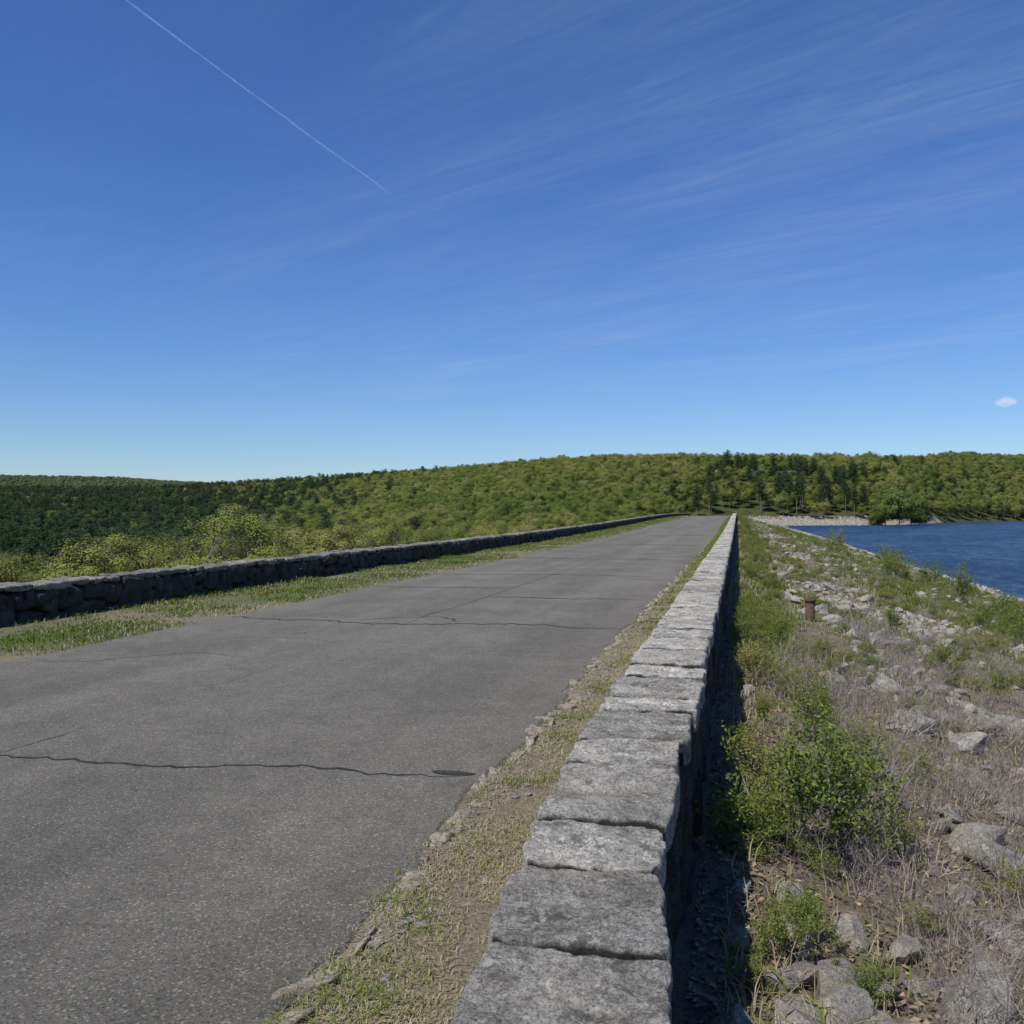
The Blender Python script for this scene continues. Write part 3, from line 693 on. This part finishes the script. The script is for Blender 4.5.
def brush(seed,H=.7,ns=14,sp_=.9):
    rng=np.random.default_rng(seed);T,tips=branchy(rng,ns,H,sp_,2,.5,.0052)
    tv,tf=tubes(*T,k=3);return mesh_np('dry_brush',tv,tf,M_twig)
BR=[brush(5,.65,10,1.2),brush(6,.6,10,1.5),brush(7,.7,9,1.1),brush(8,.5,13,2.1)]
sl='leafy bright green shrub growing among the bank stones'
rg=np.random.default_rng(3)
def addsh(a,b,s,v,lab=sl):
    z0=float(ground_z([a],[b])[0])
    return thing('shrub',[('stems',SH[v][0]),('foliage',SH[v][1])],(a,b,z0),rg.uniform(0,6.28),s,label=lab,category='shrub',group='shrubs on the bank')
wsrc=[];bsrc=[]
for a,b,s,v in [(.30,5.9,.86,0),(.62,6.3,.82,1),(.22,4.5,.36,1),(.36,4.85,.36,3),(.5,4.2,.24,0),(1.05,6.6,.4,3),(.75,7.4,.4,1),(.12,6.8,.5,2),(.95,5.3,.28,3),(.2,9.5,.4,3),(.25,12,.5,1),(.9,11,.4,3),(1.5,8.5,.4,0),(.08,4.15,.22,3),(.05,8.2,.38,3),(1.6,6.2,.35,0),(2.2,7.5,.35,1),(.15,15,.5,0)]:
    e,ch=addsh(a,b,s,v)
    if v==3 and not wsrc: wsrc.append(ch)
    if v==1 and len(wsrc)==1: wsrc.append(ch)
for a,b,s,v in [(8.7,57,1.8,1),(9.2,44,1.6,2),(9.8,46,1.3,1),(8.1,31,1.1,1),(7.6,33,1.2,3),(7.2,27,1.0,1),(9.4,38,1.3,0),(11,60,1.6,1),(10,70,2.,1),(6.6,22,.7,3),(8.6,90,2.3,1),(5.8,24,.6,1),(8.9,35,1.1,1),(6.5,29,.8,0)]:
    addsh(a,b,s,v,'yellow-green bush near the edge of the water')
for _ in range(120):
    b=9+rg.uniform()**1.4*130;a=rg.choice([rg.uniform(.1,1.3),rg.uniform(3,16)])
    if clear(a,b): continue
    addsh(a,b,rg.uniform(.3,.6)*(1+b*.004),int(rg.integers(0,4)))
n=6000;y=5.5+rg.uniform(size=n)**1.4*200;x=.1+rg.uniform(size=n)**1.2*16.5;c=n2(x,y*.5,.9,4,91.)
k=(c+.22*np.exp(-((x-9)/3.2)**2)+.25*np.exp(-((x-.7)/.7)**2)*sm((y-8)/5)>.13)&~clear(x,y);x,y=x[k],y[k]
s=rg.uniform(.12,.34,len(x))*(1+y*.004)
scatter('weeds',np.stack([x,y,ground_z(x,y)],1),np.stack([x*0,x*0,rg.uniform(0,6.28,len(x))],1),np.stack([s*1.6,s*1.6,s],1),wsrc,label='low leafy green weeds spread over the bank',category='weeds')
for j in range(298):
    b=3.9+rg.uniform()**1.35*18;a=rg.uniform(.45,1.3+b*.33) if b<14 else rg.uniform(.5,6.5)
    if b<5. and a<.8: a+=.5
    if clear(a,b): a+=1.2
    z0=float(ground_z([a],[b])[0])
    o=put('dry_brush',BR[j%4],loc=(a,b,z0),rot=(0,0,rg.uniform(0,6.28)),scale=(rg.uniform(.45,.95),)*3,label='bare grey-brown twiggy brush on the bank',category='bush',group='dry brush on the bank')
    if j<4: bsrc.append([o])
n=1500;y=14+rg.uniform(size=n)**1.4*110;x=1+rg.uniform(size=n)*11;c=n2(x,y*.5,.5,4,97.)
k=(c>-.05)&~clear(x,y);x,y=x[k],y[k];s=rg.uniform(.4,.8,len(x))*(1+y*.003)
scatter('dead_brush',np.stack([x,y,ground_z(x,y)],1),np.stack([x*0,x*0,rg.uniform(0,6.28,len(x))],1),np.stack([s*1.2,s*1.2,s*.7],1),bsrc,label='tangled grey-brown dead brush over the farther bank',category='bushes')
a,b=1.48,21.;z0=float(ground_z([a],[b])[0])
def lathe(prof,k=24):
    V=[];F=[]
    for r_,z_ in prof:
        for i in range(k):V.append((r_*math.cos(2*math.pi*i/k),r_*math.sin(2*math.pi*i/k),z_))
    for j in range(len(prof)-1):
        for i in range(k):F.append((j*k+i,j*k+(i+1)%k,(j+1)*k+(i+1)%k,(j+1)*k+i))
    return V,F
v,f=lathe([(.10,-.1),(.095,.42),(.085,.43),(.075,.42),(.075,-.05)]);v2,f2=lathe([(.10,.41),(.112,.415),(.114,.46),(.10,.475),(.05,.485),(.03,.488),(.001,.488)])
thing('standpipe',[('pipe',mesh_np('pipe',v,f,M_rust,True)),('cap',mesh_np('cap',v2,f2,M_rust,True))],(a,b,z0),0,1,label='short rusty iron standpipe with cap on the bank',category='pipe')
# ---------------------------------------------------------------- contrail
t=np.linspace(0,1,160);P0=np.array([-10950,9100.]);P1=np.array([-9555,25483.])
c=P0+(P1-P0)*t[:,None];d=unit(P1-P0);nrm=np.array([-d[1],d[0]])
wob=60*n2(t*9,t*0,1,4,3.)
c=c+nrm*wob[:,None]
w=25*(1-.05*t)*np.clip((1-t)/.05,.1,1)*(1+.5*n2(t*30,t*0,1,3,8.))
a_=c+nrm*w[:,None];b_=c-nrm*w[:,None]
V=np.r_[np.c_[a_,np.full(160,9000.)],np.c_[b_,np.full(160,9000.)]];i=np.arange(159)
m,nt,_,L=mat('contrail_vapour')
tl=N(nt,'ShaderNodeBsdfTranslucent');tl.inputs[0].default_value=(.7,.8,1,1);tp=N(nt,'ShaderNodeBsdfTransparent');x_=N(nt,'ShaderNodeMixShader');o=N(nt,'ShaderNodeOutputMaterial')
fac=ramp(nt,noise(nt,.005,5,.7),[(.35,.04),(.65,.14)])
L.new(fac,x_.inputs[0]);L.new(tp.outputs[0],x_.inputs[1]);L.new(tl.outputs[0],x_.inputs[2]);L.new(x_.outputs[0],o.inputs[0])
put('contrail',mesh_np('contrail',V,np.stack([i,i+1,i+161,i+160],1),m),label='thin white aircraft vapour trail across blue sky',category='contrail')
# ---------------------------------------------------------------- light, sky, camera
EL=55;PH=30
sv=Vector((-math.sin(math.radians(PH))*math.cos(math.radians(EL)),-math.cos(math.radians(PH))*math.cos(math.radians(EL)),math.sin(math.radians(EL))))
ld=bpy.data.lights.new('sun','SUN');ld.energy=5.;ld.angle=math.radians(.53);ld.color=(1,.945,.85)
lo=bpy.data.objects.new('sun',ld);COL.objects.link(lo);lo.rotation_euler=sv.to_track_quat('Z','Y').to_euler();lo.location=(0,0,50)
w=bpy.data.worlds.new('World');scene.world=w;w.use_nodes=True;nt=w.node_tree;nt.nodes.clear();L=nt.links
sky=N(nt,'ShaderNodeTexSky');sky.sky_type='NISHITA';sky.sun_disc=False;sky.sun_elevation=math.radians(EL);sky.sun_rotation=math.radians(180+PH)
sky.air_density=1.0;sky.dust_density=.1;sky.ozone_density=3.0;sky.altitude=200
tc=N(nt,'ShaderNodeTexCoord');sx=N(nt,'ShaderNodeSeparateXYZ');L.new(tc.outputs['Generated'],sx.inputs[0])
def M(op,a,b=None):
    n=N(nt,'ShaderNodeMath',operation=op)
    for i_,v in enumerate((a,b)):
        if v is None: continue
        if isinstance(v,bpy.types.NodeSocket):L.new(v,n.inputs[i_])
        else:n.inputs[i_].default_value=v
    return n.outputs[0]
zz=M('MAXIMUM',sx.outputs['Z'],.03);u=M('DIVIDE',sx.outputs['X'],zz);v=M('DIVIDE',sx.outputs['Y'],zz)
cx=N(nt,'ShaderNodeCombineXYZ');L.new(u,cx.inputs[0]);L.new(v,cx.inputs[1])
def cir(ang,sx_,sy_,sc,det,dist,rough=.6,off=0):
    r1=N(nt,'ShaderNodeVectorRotate',rotation_type='Z_AXIS');r1.inputs['Angle'].default_value=ang;L.new(cx.outputs[0],r1.inputs['Vector'])
    mp=N(nt,'ShaderNodeMapping');mp.inputs['Scale'].default_value=(sx_,sy_,1);mp.inputs['Location'].default_value=(off,off,0)
    L.new(r1.outputs[0],mp.inputs['Vector']);return noise(nt,sc,det,rough,mp.outputs[0],dist)
AZ=math.radians(90+13.4+42)
s1=cir(-AZ,.26,.9,1.5,6,.9);s2=cir(-AZ-.12,.9,6.,1.5,5,1.8,.6,3.);mk=cir(0,.4,.4,1.,3,.3,.5,7.1)
f1=ramp(nt,s1,[(.30,0.),(.75,1.)]);f2=ramp(nt,s2,[(.32,.35),(.68,1.)]);fm=ramp(nt,mk,[(.3,.4),(.6,1.)])
hz=ramp(nt,sx.outputs['Z'],[(.07,.1),(.14,.9),(.3,1.),(.42,.75),(.55,.5)])
ra=M('ADD',M('DIVIDE',sx.outputs['X'],M('MAXIMUM',sx.outputs['Y'],.05)),1.)
wst=ramp(nt,ra,[(.35,.25),(.72,1.)])
fc=M('MULTIPLY',M('MULTIPLY',M('MULTIPLY',f1,f2),fm),hz)
fc=M('MULTIPLY',M('MULTIPLY',fc,wst),.28)
tint=ramp(nt,sx.outputs['Z'],[(0,(.74,.89,1.10)),(.08,(.66,.85,1.14)),(.16,(.57,.80,1.17)),(.32,(.48,.745,1.17)),(.6,(.44,.71,1.15))])
base=mix(nt,sky.outputs[0],tint,1.,'MULTIPLY')
c=mix(nt,base,(5.0,6.1,8.2),fc)
ys_=M('MAXIMUM',sx.outputs['Y'],.05);dx=M('SUBTRACT',M('DIVIDE',sx.outputs['X'],ys_),.2525);dz=M('SUBTRACT',M('DIVIDE',sx.outputs['Z'],ys_),.1055)
q=M('ADD',M('POWER',M('DIVIDE',M('ABSOLUTE',dx),.015),2.),M('POWER',M('DIVIDE',M('ABSOLUTE',dz),.006),2.))
nn=noise(nt,150,5,.7,tc.outputs['Generated'])
cf=ramp(nt,M('ADD',M('SUBTRACT',.8,q),M('MULTIPLY',M('SUBTRACT',nn,.5),3.)),[(.1,0.),(1.,.65)])
c=mix(nt,c,(7.6,8.,9.),cf)
bg=N(nt,'ShaderNodeBackground');bg.inputs['Strength'].default_value=.1;L.new(c,bg.inputs[0]);wo=N(nt,'ShaderNodeOutputWorld');L.new(bg.outputs[0],wo.inputs[0])
cd=bpy.data.cameras.new('camera');cd.lens=36*950/1024;cd.clip_end=80000;cd.clip_start=.05
co=bpy.data.objects.new('camera',cd);COL.objects.link(co);co.location=(0,0,EYE);co.rotation_euler=(math.radians(90),0,A)
scene.camera=co
scene.view_settings.view_transform='Standard';scene.view_settings.look='None';scene.view_settings.exposure=0
